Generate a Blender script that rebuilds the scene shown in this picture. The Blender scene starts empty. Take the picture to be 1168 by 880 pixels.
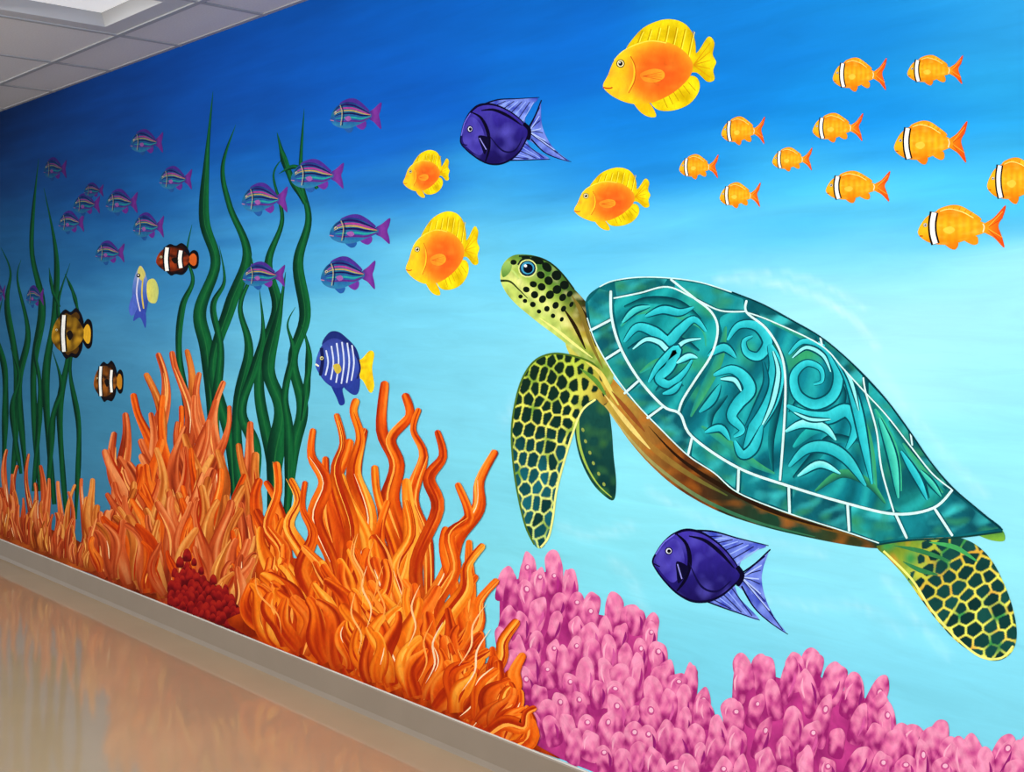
import bpy, math, random
import numpy as np
from mathutils import Vector, Matrix, noise
from mathutils.geometry import delaunay_2d_cdt
random.seed(7)
scene = bpy.context.scene
try:
    scene.view_settings.view_transform = 'Standard'
    scene.view_settings.look = 'None'
except Exception as e:
    print(e)

# ------------------------------------------------------------------ geometry of the place
F = 1350.0; PX, HY = 584.0, 360.0
ANG = math.atan2(1226.0, F)
FX, FY = -math.cos(ANG), math.sin(ANG)
RX, RY = FY, -FX
D = 2.527; CAMZ = 1.46; CEIL = 2.70; BB = 0.107

def W(px, py):
    """survey of the mural: drawing sheet coordinate -> metres along / up the wall"""
    a = (px-PX)/F
    t = D/(a*RY+FY)
    return t*(a*RX+FX), CAMZ + t*(HY-py)/F

def hexc(h):
    h = h.lstrip('#')
    out = []
    for i in (0, 2, 4):
        c = int(h[i:i+2], 16)/255
        out.append(c/12.92 if c <= 0.04045 else ((c+0.055)/1.055)**2.4)
    return tuple(out)
_hc = {}
def C(h):
    if isinstance(h, str):
        if h not in _hc: _hc[h] = hexc(h)
        return _hc[h]
    return h
def mix(a, b, t):
    a = C(a); b = C(b); t = max(0, min(1, t))
    return tuple(a[i]+(b[i]-a[i])*t for i in range(3))
def ramp(cols, t):
    t = max(0, min(0.9999, t))*(len(cols)-1)
    i = int(t)
    return mix(cols[i], cols[i+1], t-i)
def nz(x, y, s, k=0):
    return noise.noise(Vector((x*s, y*s, k*7.31)))

# ------------------------------------------------------------------ materials
def paint_mat(name, scale=1.0, rough=0.5, var=0.12, bump=0.25, stretch=(6, 6, 26), spec=.1):
    m = bpy.data.materials.new(name); m.use_nodes = True
    nt = m.node_tree; N = nt.nodes; L = nt.links
    b = N['Principled BSDF']
    at = N.new('ShaderNodeAttribute'); at.attribute_name = 'Col'
    ge = N.new('ShaderNodeNewGeometry')
    mp = N.new('ShaderNodeMapping'); mp.inputs['Scale'].default_value = stretch
    L.new(ge.outputs['Position'], mp.inputs['Vector'])
    n = N.new('ShaderNodeTexNoise'); n.inputs['Scale'].default_value = scale; n.inputs['Detail'].default_value = 8
    n.inputs['Roughness'].default_value = 0.65; n.inputs['Distortion'].default_value = 0.9
    L.new(mp.outputs[0], n.inputs['Vector'])
    mr = N.new('ShaderNodeMapRange'); mr.inputs[1].default_value = 0.3; mr.inputs[2].default_value = 0.7
    mr.inputs[3].default_value = 1-var; mr.inputs[4].default_value = 1+var*0.8
    L.new(n.outputs['Fac'], mr.inputs[0])
    vm = N.new('ShaderNodeVectorMath'); vm.operation = 'SCALE'
    L.new(at.outputs['Color'], vm.inputs[0]); L.new(mr.outputs[0], vm.inputs['Scale'])
    L.new(vm.outputs[0], b.inputs['Base Color'])
    bp = N.new('ShaderNodeBump'); bp.inputs['Strength'].default_value = bump; bp.inputs['Distance'].default_value = 0.003
    L.new(n.outputs['Fac'], bp.inputs['Height']); L.new(bp.outputs[0], b.inputs['Normal'])
    b.inputs['Roughness'].default_value = rough
    b.inputs['Specular IOR Level'].default_value = spec
    return m
M_PAINT = paint_mat('mural_acrylic_paint', 3.6, 0.85, 0.17, 0.12, (10, 10, 8), .03)
M_WALL = paint_mat('mural_water_paint', 2.2, 0.8, 0.06, 0.15, (1.6, 1.6, 12), .05)

def simple_mat(name, col, rough=0.5, nscale=8, var=0.06, emit=None, spec=0.4):
    m = bpy.data.materials.new(name); m.use_nodes = True
    nt = m.node_tree; N = nt.nodes; L = nt.links
    b = N['Principled BSDF']
    c = C(col)
    ge = N.new('ShaderNodeNewGeometry')
    n = N.new('ShaderNodeTexNoise'); n.inputs['Scale'].default_value = nscale; n.inputs['Detail'].default_value = 5
    L.new(ge.outputs['Position'], n.inputs['Vector'])
    cr = N.new('ShaderNodeValToRGB')
    cr.color_ramp.elements[0].position = 0.3; cr.color_ramp.elements[1].position = 0.7
    cr.color_ramp.elements[0].color = tuple(x*(1-var) for x in c)+(1,)
    cr.color_ramp.elements[1].color = tuple(min(1, x*(1+var)) for x in c)+(1,)
    L.new(n.outputs['Fac'], cr.inputs[0]); L.new(cr.outputs[0], b.inputs['Base Color'])
    b.inputs['Roughness'].default_value = rough
    b.inputs['Specular IOR Level'].default_value = spec
    if emit:
        b.inputs['Emission Color'].default_value = (1, 1, 1, 1); b.inputs['Emission Strength'].default_value = emit
    return m

# ------------------------------------------------------------------ painter
def catmull(pts, closed, n=6):
    P = [np.array(p[:2], float) for p in pts]; out = []
    m = len(P)
    rng = range(m) if closed else range(m-1)
    for i in rng:
        if closed: p0, p1, p2, p3 = P[i-1], P[i], P[(i+1) % m], P[(i+2) % m]
        else: p0, p1, p2, p3 = P[max(i-1, 0)], P[i], P[i+1], P[min(i+2, m-1)]
        for k in range(n):
            t = k/n
            out.append(0.5*((2*p1)+(p2-p0)*t+(2*p0-5*p1+4*p2-p3)*t*t+(3*p1-p0-3*p2+p3)*t**3))
    if not closed: out.append(P[-1])
    return out

def inside(poly, xs, ys):
    r = np.zeros(xs.shape, bool); n = len(poly)
    j = n-1
    for i in range(n):
        xi, yi = poly[i]; xj, yj = poly[j]
        if yi != yj:
            c = ((yi > ys) != (yj > ys)) & (xs < (xj-xi)*(ys-yi)/(yj-yi)+xi)
            r ^= c
        j = i
    return r

class Art:
    def __init__(s, name, base, eps=5e-6, T=None):
        s.name = name; s.base = base; s.eps = eps; s.n = 0
        s.v = []; s.f = []; s.c = []; s.T = T or (lambda x, y: (x, y))
        s.k = 1.0
    def _add(s, pts, faces, cols):
        s.n += 1
        o = len(s.v); y = -(s.base+s.n*s.eps)
        for p in pts:
            X, Z = W(p[0], p[1]); s.v.append((X, y, Z))
        for f in faces: s.f.append(tuple(o+i for i in f))
        s.c += cols
    def poly(s, pts, col, smooth=True, grid=None, n=5):
        pts = [s.T(*p[:2]) for p in pts]
        P = catmull(pts, True, n) if smooth else [np.array(p, float) for p in pts]
        Q = [P[0]]
        for p in P[1:]:
            if np.hypot(*(p-Q[-1])) > 0.05: Q.append(p)
        arr = np.array(Q)
        V = [Vector(p) for p in Q]
        if callable(col) or grid:
            x0, y0 = arr.min(0); x1, y1 = arr.max(0)
            g = grid or max(1.2, max(x1-x0, y1-y0)/14)
            xs, ys = np.meshgrid(np.arange(x0+g*.5, x1, g), np.arange(y0+g*.5, y1, g))
            xs = xs.copy(); xs[1::2] += g*0.5
            xs = xs.ravel(); ys = ys.ravel()
            k = inside(arr, xs, ys)
            xs = xs[k]; ys = ys[k]
            if len(xs):
                d = np.min(np.hypot(xs[:, None]-arr[None, :, 0], ys[:, None]-arr[None, :, 1]), axis=1)
                k = d > 0.35*g
                for a, b in zip(xs[k], ys[k]): V.append(Vector((a, b)))
        r = delaunay_2d_cdt(V, [], [list(range(len(Q)))], 1, 1e-5)
        vs = [(p.x, p.y) for p in r[0]]
        cols = [C(col(p[0], p[1])) if callable(col) else C(col) for p in vs]
        s._add(vs, r[2], cols)
    def ribbon(s, path, w, col, n=6, K=2, cap0=False, cap1=True, taper=None):
        path = [s.T(*p[:2]) for p in path]
        P = catmull(path, False, n)
        N = len(P)
        L = [0]
        for i in range(1, N): L.append(L[-1]+float(np.hypot(*(P[i]-P[i-1]))))
        tot = L[-1] or 1
        def at(l):
            l = max(0, min(tot, l))
            i = min(N-2, max(0, int(np.searchsorted(L, l))-1))
            t = (l-L[i])/max(1e-6, L[i+1]-L[i])
            return P[i]+(P[i+1]-P[i])*t
        wf = (lambda u: w(u)*s.k) if callable(w) else (lambda u: w*s.k)
        ls = list(L[1:-1])
        wa = max(0.3, wf(0)); wb = max(0.3, wf(1))
        if cap0: ls = [l for l in ls if l > wa*.5]; ls += [wa*.5*(1-math.cos(a)) for a in (0, .35, .75, 1.15)]
        else: ls.append(0)
        if cap1: ls = [l for l in ls if l < tot-wb*.5]; ls += [tot-wb*.5*(1-math.cos(a)) for a in (0, .35, .75, 1.15)]
        else: ls.append(tot)
        ls = sorted(set(round(max(0, min(tot, l)), 4) for l in ls))
        pts = []; cols = []; M = 2*K+1
        for l in ls:
            p = at(l); d = at(l+1.0)-at(l-1.0)
            nn = np.hypot(*d) or 1
            d = d/nn; q = np.array([-d[1], d[0]])
            u = max(0.0, min(1.0, l/tot)); ww = wf(u)*0.5
            if cap1 and tot-l < wb*.5: x = 1-(tot-l)/(wb*.5); ww *= math.sqrt(max(0.0, 1-x*x))
            if cap0 and l < wa*.5: x = 1-l/(wa*.5); ww *= math.sqrt(max(0.0, 1-x*x))
            for j in range(M):
                v = -1+2*j/(M-1)
                e = p+q*ww*v
                pts.append((e[0], e[1]))
                cols.append(C(col(u, v)) if callable(col) else C(col))
        faces = []
        for i in range(len(ls)-1):
            for j in range(M-1):
                a = i*M+j
                faces.append((a, a+1, a+M+1, a+M))
        s._add(pts, faces, cols)
    def dot(s, cx, cy, rx, ry, col, ang=0, grid=None):
        ca, sa = math.cos(ang), math.sin(ang)
        pts = []
        for i in range(14):
            a = i/14*2*math.pi
            x = rx*math.cos(a); y = ry*math.sin(a)
            pts.append((cx+x*ca-y*sa, cy+x*sa+y*ca))
        s.poly(pts, col, smooth=False, grid=grid)
    def build(s, mat=None):
        me = bpy.data.meshes.new(s.name)
        V = np.array(s.v); c = V.mean(0); c[1] = 0
        me.from_pydata([tuple(v) for v in (V-c)], [], s.f)
        a = me.color_attributes.new('Col', 'FLOAT_COLOR', 'POINT')
        arr = np.ones((len(s.v), 4), np.float32); arr[:, :3] = np.clip(np.array(s.c), 0, 1)
        a.data.foreach_set('color', arr.ravel())
        me.materials.append(mat or M_PAINT)
        me.update()
        o = bpy.data.objects.new(s.name, me); o.location = c
        scene.collection.objects.link(o)
        return o

def obj(name, verts, faces, mat, parent=None):
    me = bpy.data.meshes.new(name); me.from_pydata(verts, [], faces); me.update()
    if mat: me.materials.append(mat)
    o = bpy.data.objects.new(name, me); scene.collection.objects.link(o)
    if parent: o.parent = parent
    return o
def boxvf(x0, x1, y0, y1, z0, z1, o=0):
    v = [(x0, y0, z0), (x1, y0, z0), (x1, y1, z0), (x0, y1, z0), (x0, y0, z1), (x1, y0, z1), (x1, y1, z1), (x0, y1, z1)]
    f = [(0, 3, 2, 1), (4, 5, 6, 7), (0, 1, 5, 4), (1, 2, 6, 5), (2, 3, 7, 6), (3, 0, 4, 7)]
    return v, [tuple(o+i for i in q) for q in f]
def boxes(name, L, mat, parent=None):
    V = []; Fc = []
    for b in L:
        v, f = boxvf(*b, o=len(V)); V += v; Fc += f
    return obj(name, V, Fc, mat, parent)

YB = -5.0
# ------------------------------------------------------------------ mural wall with painted water
CTRL = [(-50,120,'#03163a'),(20,150,'#06204a'),(20,220,'#0b3060'),(100,110,'#07347a'),(100,170,'#093c84'),(120,240,'#104b8c'),(180,70,'#073f92'),(250,60,'#074aa8'),
(250,130,'#0848a0'),(350,20,'#0750ac'),(400,90,'#0754b6'),(480,30,'#075bbc'),(600,20,'#0866c6'),(650,90,'#0868ca'),(480,120,'#075bc0'),(420,180,'#0a60c4'),
(850,20,'#0f78ce'),(850,80,'#0d7cd4'),(960,30,'#1486d6'),(1080,30,'#1e90d8'),(1160,20,'#309cd8'),(1160,100,'#269cd9'),(1000,120,'#128cde'),
(700,160,'#0c78d4'),(760,200,'#138adc'),(640,210,'#1684d6'),(580,230,'#2e9cdc'),(700,270,'#4cb8e8'),(600,270,'#5cc0e8'),(800,250,'#34aee8'),
(900,250,'#38b2ea'),(1100,215,'#42b8ea'),(1000,250,'#48bcea'),(1000,300,'#88d6ef'),(860,300,'#7cd2ec'),(1140,310,'#96def2'),(750,295,'#7ad2ec'),
(1100,400,'#96e0f2'),(1050,380,'#a2e4f4'),(1150,500,'#8cdcf0'),(1120,560,'#8adaed'),(950,360,'#9ce2f4'),(20,290,'#174c78'),(100,300,'#20629a'),(20,400,'#245e88'),
(200,240,'#155ca2'),(200,330,'#3584b6'),(300,200,'#0d5cb0'),(300,290,'#388cc4'),(360,290,'#439ed0'),(440,230,'#247ec6'),(450,330,'#5ebade'),(560,300,'#68c6e8'),
(400,370,'#63bbdb'),(320,400,'#5cb0d2'),(150,390,'#4289b2'),(100,470,'#3b82a6'),(30,480,'#2c688c'),(480,390,'#72c9e2'),(540,360,'#78d0e9'),(540,460,'#75cae2'),
(460,430,'#6fc5de'),(640,400,'#7ed3ea'),(540,560,'#75cce0'),(480,560,'#6ec4da'),(600,620,'#76d0e2'),(700,600,'#7cd5e6'),(660,640,'#7cd5e6'),(740,580,'#84daea'),
(700,690,'#74cee4'),(900,660,'#80d5ea'),(960,700,'#7ad0e8'),(800,740,'#70cae2'),(1000,740,'#78d0e8'),(1100,800,'#74cce4'),(1000,660,'#84d9ea'),(1160,640,'#8adbeb'),
(1160,780,'#7ad0e6'),(360,480,'#66b8d2'),(80,520,'#3b7da0'),(0,600,'#2c6886'),(850,640,'#80d5ea')]
cx = np.array([c[0] for c in CTRL], float); cy = np.array([c[1] for c in CTRL], float)
cc = np.array([C(c[2]) for c in CTRL])
def water(px, py):
    d2 = ((px-cx)**2+((py-cy)*1.7)**2)
    w = np.exp(-d2/(2*62.0**2))+1e-4/(d2/1e4+1)**2
    return (w[:, None]*cc).sum(0)/w.sum()
def ceil_y(px): return HY-(px+642)*0.363
def base_y(px): return HY+(px+642)*0.3956
ARCS = [([(820,318),(880,322),(930,338),(975,365),(1000,395)], 5, .4), ([(840,312),(900,312),(950,330),(985,350)], 4, .28),
        ([(1000,420),(1040,470),(1080,520),(1120,560)], 7, .2), ([(860,680),(920,690),(980,690),(1030,720)], 6, .16),
        ([(740,560),(800,590),(870,615),(940,630)], 5, .2), ([(1010,660),(1040,700),(1080,745)], 6, .2), ([(700,640),(720,660),(735,700)],7,.16),
        ([(620,420),(600,440),(575,480)], 7, .15), ([(640,600),(670,610),(720,600)],7,.16)]
arcp = [(np.array(catmull(a[0], False, 12)), a[1], a[2]) for a in ARCS]
cols_px = [-340, -250] + list(range(-180, 1500, 6)) + [1600, 1800, 2200, 3000]
R = 170
verts = []; colr = []; faces = []
Xs = []
for px in cols_px:
    y0 = ceil_y(px); y1 = base_y(px)
    X, _ = W(px, 300)
    Xs.append(X)
    for j in range(R+1):
        t = j/R; py = y0+(y1-y0)*t
        Z = CEIL+(BB-CEIL)*t
        verts.append((X, 0, Z))
        qx = min(max(px, -60), 1200)
        qy = py if qx == px else ceil_y(qx)+(base_y(qx)-ceil_y(qx))*t
        wob = nz(X*1.3, Z*9, 1.0, 2)*15*(1+qx/1400) + nz(X*3, Z*25, 1.0, 3)*8
        c = water(qx+wob*2, qy+wob)
        k_ = 1 if qy < 290 else .45
        s1 = (nz(X*1.2, Z*16, 1.0, 4)*.10+nz(X*4, Z*38, 1, 5)*.07)*k_
        if qy > 310: s1 += nz(X*5+Z*4, Z*7-X*2, 1, 8)*.035
        c = c*(1+s1)
        for ap, w_, st in arcp:
            d = np.min(np.hypot(ap[:, 0]-qx, ap[:, 1]-qy))
            if d < w_*3:
                k = st*math.exp(-(d/w_)**2)*(0.6+0.8*nz(qx, qy, .15, 6))
                c = c+(np.array([.72, .93, .98])-c)*max(0, min(1, k))
        colr.append(c)
H = R+1
for i in range(len(cols_px)-1):
    for j in range(R):
        a = i*H+j
        faces.append((a, a+1, a+H+1, a+H))
o = obj('wall_mural', verts, faces, M_WALL)
a = o.data.color_attributes.new('Col', 'FLOAT_COLOR', 'POINT')
arr = np.ones((len(verts), 4), np.float32); arr[:, :3] = np.clip(np.array(colr), 0, 1)
a.data.foreach_set('color', arr.ravel())
XL, XR = Xs[0], Xs[-1]

# ------------------------------------------------------------------ kelp
def kelp_blade(A, path, w, dark=0.0):
    ph = random.random()*6
    def wf(u): return w*(0.55+0.45*math.sin(min(1, u*1.1)*math.pi))*(1-u**6)*(1+.14*math.sin(u*18+ph))+0.4
    def cf(u, v):
        b = ramp(['#052a1e', '#0a4429', '#126634', '#083a25'], (v+1)/2+0.2*math.sin(u*14+ph))
        return mix(b, '#03161a', dark*(.6+.4*u))
    A.ribbon(path, wf, cf, n=8, K=3, cap1=False)
    A.ribbon(path[:], lambda u: w*.10*(1-u)+.3, lambda u, v: mix('#247c40', '#062a1c', dark+.35), n=8, K=1, cap1=False)
A = Art('kelp', 0.0002)
for p, w in [([(222,560),(214,470),(204,400),(208,350),(220,320),(213,290),(219,256)],8),
    ([(246,570),(242,480),(236,400),(228,355),(246,300),(233,250),(236,180),(243,104)],14),
    ([(268,590),(262,500),(243,420),(262,350),(282,290),(262,235),(254,190),(269,142)],13),
    ([(252,560),(246,470),(252,400),(243,350),(256,320),(250,280)],9),
    ([(282,640),(270,480),(284,400),(274,350),(288,310),(284,285)],12),
    ([(308,640),(310,535),(296,450),(300,400),(316,350),(306,300),(322,250),(312,200),(325,178)],12),
    ([(312,640),(313,530),(322,470),(306,420),(318,360),(326,310)],19),
    ([(322,640),(334,520),(345,465),(334,410),(348,360),(340,300),(352,250),(343,200),(347,124)],13),
    ([(326,630),(330,500),(325,450),(334,400),(328,370),(337,350)],10),
    ([(348,232),(336,210),(325,185),(316,151)],8),
    ([(362,215),(352,200),(336,190),(318,198)],6),
    ([(283,630),(292,520),(276,470),(290,420),(300,380),(296,330)],12),
    ([(345,480),(350,440),(352,400),(344,370)],8)]:
    kelp_blade(A, p, w, 0.05)
A.build()
A = Art('kelp', 0.0002)
for p, w in [([(45,560),(38,430),(48,350),(36,280),(44,181)],8), ([(62,575),(52,440),(62,360),(64,290),(50,214)],8),
    ([(15,542),(20,430),(8,350),(12,310),(1,282)],8), ([(30,545),(22,440),(32,380),(20,320),(24,296)],7),
    ([(76,592),(68,470),(78,400),(66,350),(80,300)],7), ([(86,592),(90,490),(80,420),(92,370)],6),
    ([(4,540),(6,430),(-4,380),(3,340)],7), ([(38,560),(46,450),(40,400),(50,372)],6), ([(55,570),(60,480),(70,440),(60,400)],7),
    ([(24,540),(14,470),(22,430),(12,396)],6), ([(68,350),(60,330),(56,305)],4), ([(90,360),(84,335),(74,312)],4),([(-20,530),(-26,420),(-16,340),(-30,250)],8),([(-50,520),(-42,410),(-56,330),(-46,260)],7)]:
    kelp_blade(A, p, w, 0.35)
A.build()

# ------------------------------------------------------------------ fish
def box_T(x0, y0, x1, y1, rot=0):
    cxx, cyy = (x0+x1)/2, (y0+y1)/2
    ca, sa = math.cos(rot), math.sin(rot)
    def T(u, v):
        x = x0+u*(x1-x0)-cxx; y = y0+v*(y1-y0)-cyy
        return cxx+x*ca-y*sa, cyy+x*sa+y*ca
    return T
def inv_box(x0, y0, x1, y1, rot=0):
    cxx, cyy = (x0+x1)/2, (y0+y1)/2
    ca, sa = math.cos(-rot), math.sin(-rot)
    def I(px, py):
        x = px-cxx; y = py-cyy
        X = x*ca-y*sa; Y = x*sa+y*ca
        return (X+cxx-x0)/(x1-x0), (Y+cyy-y0)/(y1-y0)
    return I
def eye(A, u, v, r, iris='#f2f4ee', ar=1.0):
    A.dot(u, v, r*1.25, r*1.25*ar, '#0a0a14'); A.dot(u, v, r, r*ar, iris); A.dot(u, v, r*.66, r*.66*ar, '#05060c'); A.dot(u-r*.2, v-r*.25*ar, r*.2, r*.2*ar, '#ffffff')

def butterfly(b, rot=0):
    A = Art('yellow_butterflyfish', .0006, T=box_T(*b, rot)); I = inv_box(*b, rot); A.k = b[2]-b[0]
    ar = (b[2]-b[0])/(b[3]-b[1])
    fy = lambda x, y: (lambda uv: mix('#f4dc14', '#d0ac04', .45+1.2*nz(uv[0]*1.0, uv[1], 9, 1)))(I(x, y))
    A.poly([(.20,.33),(.27,.19),(.38,.07),(.55,.0),(.70,.03),(.79,.14),(.82,.30),(.79,.45),(.55,.40),(.3,.4)], fy)
    A.poly([(.42,.80),(.60,.66),(.78,.58),(.85,.64),(.84,.76),(.75,.88),(.60,.94),(.47,.92)], fy)
    A.poly([(.26,.82),(.40,.85),(.47,.99),(.40,1.0),(.32,.94)], lambda x, y: mix('#f0a410', '#f4d010', I(x, y)[1]*3-2.2))
    A.poly([(.74,.42),(.84,.33),(.93,.18),(.985,.24),(.97,.36),(1,.44),(.975,.52),(.985,.62),(.92,.64),(.83,.55),(.74,.54)], fy)
    for k in range(7):
        u = .3+k*.075
        A.ribbon([(u, .27+.02*k), (u+.03, .17+.008*k), (u+.05, .06+abs(k-3)*.02)], lambda t: .007, '#b98e06', n=3, K=1)
        A.ribbon([(u+.012, .27+.02*k), (u+.042, .17+.008*k), (u+.062, .07+abs(k-3)*.02)], lambda t: .006, '#fff050', n=3, K=1)
    for k in range(6):
        A.ribbon([(.53+k*.045, .80-k*.03), (.57+k*.05, .91-k*.035)], lambda t: .007, '#c39208', n=2, K=1)
    for k in range(5):
        A.ribbon([(.80, .47), (.95, .24+k*.09)], lambda t: .009*(1-.5*t), '#d98f0a', n=2, K=1)
    def bc(x, y):
        u, v = I(x, y)
        r = math.hypot((u-.52)/.37, (v-.56)/.38)
        c = ramp(['#e8581a', '#ee681a', '#f27c1c', '#f59a1e', '#f4b818', '#f2c81a'], r*r*.95)
        c = mix(c, '#f4c822', max(0, (.28-u)*4.5))
        return mix(c, '#fb9a30', max(0, nz(u, v*1.6, 7, 3))*.7)
    A.poly([(0,.68),(.045,.57),(.09,.44),(.16,.34),(.27,.26),(.42,.215),(.58,.24),(.71,.32),(.79,.44),(.78,.56),(.70,.68),(.57,.79),(.42,.86),(.27,.87),(.15,.83),(.05,.76)], bc, grid=max(1.6, (b[2]-b[0])/40))
    A.ribbon([(0,.70),(.05,.71),(.085,.70)], lambda t: .012, '#c04a12', n=3, K=1)
    A.ribbon([(.235,.36),(.275,.48),(.27,.62),(.21,.76)], lambda t: .014*math.sin(t*3)+.004, '#f4c828', n=5, K=1)
    A.ribbon([(.245,.38),(.285,.49),(.28,.63),(.225,.76)], lambda t: .008, '#cc5614', n=5, K=1)
    A.poly([(.33,.56),(.44,.51),(.53,.53),(.54,.60),(.46,.65),(.36,.63)], lambda x, y: mix('#f58a24', '#f4ac28', I(x, y)[0]*3-1))
    for k in range(4): A.ribbon([(.35,.585),(.52,.54+k*.028)], lambda t: .005, '#dc601a', n=2, K=1)
    A.ribbon([(.1,.42),(.17,.335),(.28,.265),(.42,.222),(.56,.243)], lambda t: .010, '#fce04a', n=5, K=1)
    eye(A, .155, .455, .030, '#f6e9b0', ar)
    A.build()
for b in [(688,22,817,133), (460,171,513,225), (655,191,742,262), (463,241,547,336)]: butterfly(b)

def anthias(b, rot=0):
    A = Art('orange_reef_fish', .0006, T=box_T(*b, rot)); I = inv_box(*b, rot); A.k = b[2]-b[0]
    ar = (b[2]-b[0])/(b[3]-b[1])
    tl = lambda x, y: ramp(['#f4a012', '#ee6c14', '#e04014'], (I(x, y)[0]-.72)*3.6)
    A.poly([(.74,.44),(.86,.28),(.99,.0),(.965,.25),(.91,.46),(.95,.72),(.975,.97),(.86,.74),(.74,.60)], tl)
    for k in (0, 1, 4, 5): A.ribbon([(.78,.52),(.96,.14+.15*k)], lambda t: .007, '#c83414' if k % 2 else '#ffb63a', n=2, K=1)
    A.poly([(.22,.16),(.32,.02),(.46,.0),(.60,.14),(.72,.34),(.5,.4)], lambda x, y: mix('#f08c10', '#f8b828', .5+nz(*I(x, y), 14, 1)))
    for k in range(5): A.ribbon([(.30+k*.07, .16+k*.02), (.34+k*.07, .05+max(0, k-2)*.05)], lambda t: .007, '#d8660c', n=2, K=1)
    A.poly([(.28,.82),(.36,.98),(.43,1.0),(.45,.84)], '#ec7c12'); A.poly([(.52,.78),(.62,.9),(.68,.86),(.66,.7)], '#f09014')
    def bc(x, y):
        u, v = I(x, y)
        c = ramp(['#e07010', '#f0920f', '#f7b41e', '#f8b01c', '#f0900f', '#d86010'], v)
        if u > .24:
            q = math.sin((u-.5)*75)*.5+.5
            c = mix(c, '#d0600c', .32*q*(1-abs(v-.5)))
            c = mix(c, '#ffd850', max(0, nz(u*1.4, v*2, 6, 3))*.5)
        return mix(c, '#ee6c14', (u-.6)*2)
    A.poly([(0,.62),(.04,.42),(.11,.25),(.22,.13),(.36,.10),(.50,.16),(.63,.30),(.77,.42),(.80,.52),(.77,.61),(.62,.72),(.48,.84),(.32,.90),(.16,.87),(.05,.76)], bc, grid=max(1.1, (b[2]-b[0])/60))
    A.ribbon([(.185,.155),(.165,.4),(.17,.65),(.20,.885)], lambda t: .100, '#1c120f', n=4, K=1, cap1=False)
    A.ribbon([(.185,.165),(.165,.4),(.17,.65),(.20,.875)], lambda t: .055, '#f8f4ea', n=4, K=1, cap1=False)
    A.ribbon([(.735,.42),(.75,.5),(.735,.62)], lambda t: .014, '#fbe4b0', n=4, K=1)
    A.ribbon([(.02,.7),(.06,.7)], lambda t: .012, '#98380c', n=2, K=1)
    A.poly([(.29,.54),(.37,.48),(.42,.56),(.37,.65),(.31,.62)], '#f9c640')
    A.ribbon([(.25,.14),(.36,.085),(.5,.15),(.63,.29)], lambda t: .010, '#ffe27a', n=4, K=1)
    eye(A, .085, .45, .020, '#f4efe0', ar)
    A.build()
for b in [(950,66,1012,104),(1035,63,1099,97),(823,133,873,165),(927,129,985,162),(1020,138,1104,187),(775,176,820,204),(881,168,927,195),(821,208,868,237),(942,195,1016,231),(1047,234,1148,284),(1126,180,1205,232)]:
    anthias(b)

def wrasse(b, d=0.0, rot=0):
    A = Art('parrotfish', .0006, T=box_T(*b, rot)); I = inv_box(*b, rot); A.k = b[2]-b[0]
    ar = (b[2]-b[0])/(b[3]-b[1])
    dk = lambda c: mix(c, '#050f2c', d)
    A.poly([(.76,.42),(.86,.30),(1,.12),(.985,.35),(.955,.5),(.985,.7),(.99,.9),(.86,.70),(.76,.60)], lambda x, y: dk(ramp(['#2a267c', '#7a3494', '#5c268c'], (I(x, y)[0]-.75)*4)))
    A.poly([(.18,.2),(.32,.03),(.5,.02),(.68,.22),(.76,.4),(.5,.4)], dk('#482c8c'))
    A.poly([(.25,.84),(.34,1.0),(.42,.98),(.44,.84)], dk('#2458a0')); A.poly([(.50,.78),(.62,.92),(.70,.82),(.68,.66)], dk('#6a3098'))
    A.poly([(0,.60),(.05,.38),(.14,.22),(.28,.12),(.44,.12),(.60,.24),(.72,.38),(.80,.46),(.80,.56),(.70,.66),(.54,.78),(.36,.88),(.18,.86),(.05,.76)],
           lambda x, y: dk(ramp(['#1c1a5c', '#1e4488', '#1c6c8c', '#24509a', '#287aa4', '#4c58a4'], I(x, y)[1]+.1*nz(*I(x, y), 8, 2))), grid=max(1.3, (b[2]-b[0])/30))
    for (dy, c) in [(-.0, '#20145a'), (.09, '#a43a8c'), (.16, '#b89a48'), (.24, '#141450'), (.36, '#249c98'), (.46, '#5a2480')]:
        A.ribbon([(.06+dy*.1, .40+dy*.55), (.2, .22+dy), (.42, .20+dy), (.62, .32+dy*.75), (.79, .47+dy*.15)], lambda t: .036*math.sin(.25+t*2.5)*(.7 if c == '#b89a48' else 1), dk(c), n=5, K=1)
    A.ribbon([(.19,.2),(.23,.45),(.2,.8)], lambda t: .015, dk('#a89c70'), n=4, K=1)
    A.ribbon([(.22,.2),(.26,.45),(.23,.8)], lambda t: .016, dk('#12143c'), n=4, K=1)
    A.poly([(.28,.57),(.37,.52),(.41,.62),(.34,.67)], dk('#9458a4'))
    A.ribbon([(0,.64),(.07,.66)], lambda t: .015, dk('#b87890'), n=2, K=1)
    eye(A, .105, .42, .024, dk('#e8e0c0'), ar)
    A.build()
for b, d in [((149,147,186,177),.35),((182,189,219,219),.25),((50,179,76,206),.65),((84,220,114,246),.5),((67,240,96,267),.42),((121,215,157,246),.38),((152,242,187,274),.28),
          ((109,274,142,302),.32),((377,112,435,151),0),((332,181,392,219),0),((276,208,328,246),0.05),((376,244,445,282),0),((366,292,428,334),0),((277,298,325,330),.1),((30,325,50,351),.45),((96,208,118,226),.6),((-8,322,6,345),.5)]:
    wrasse(b, d)

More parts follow.
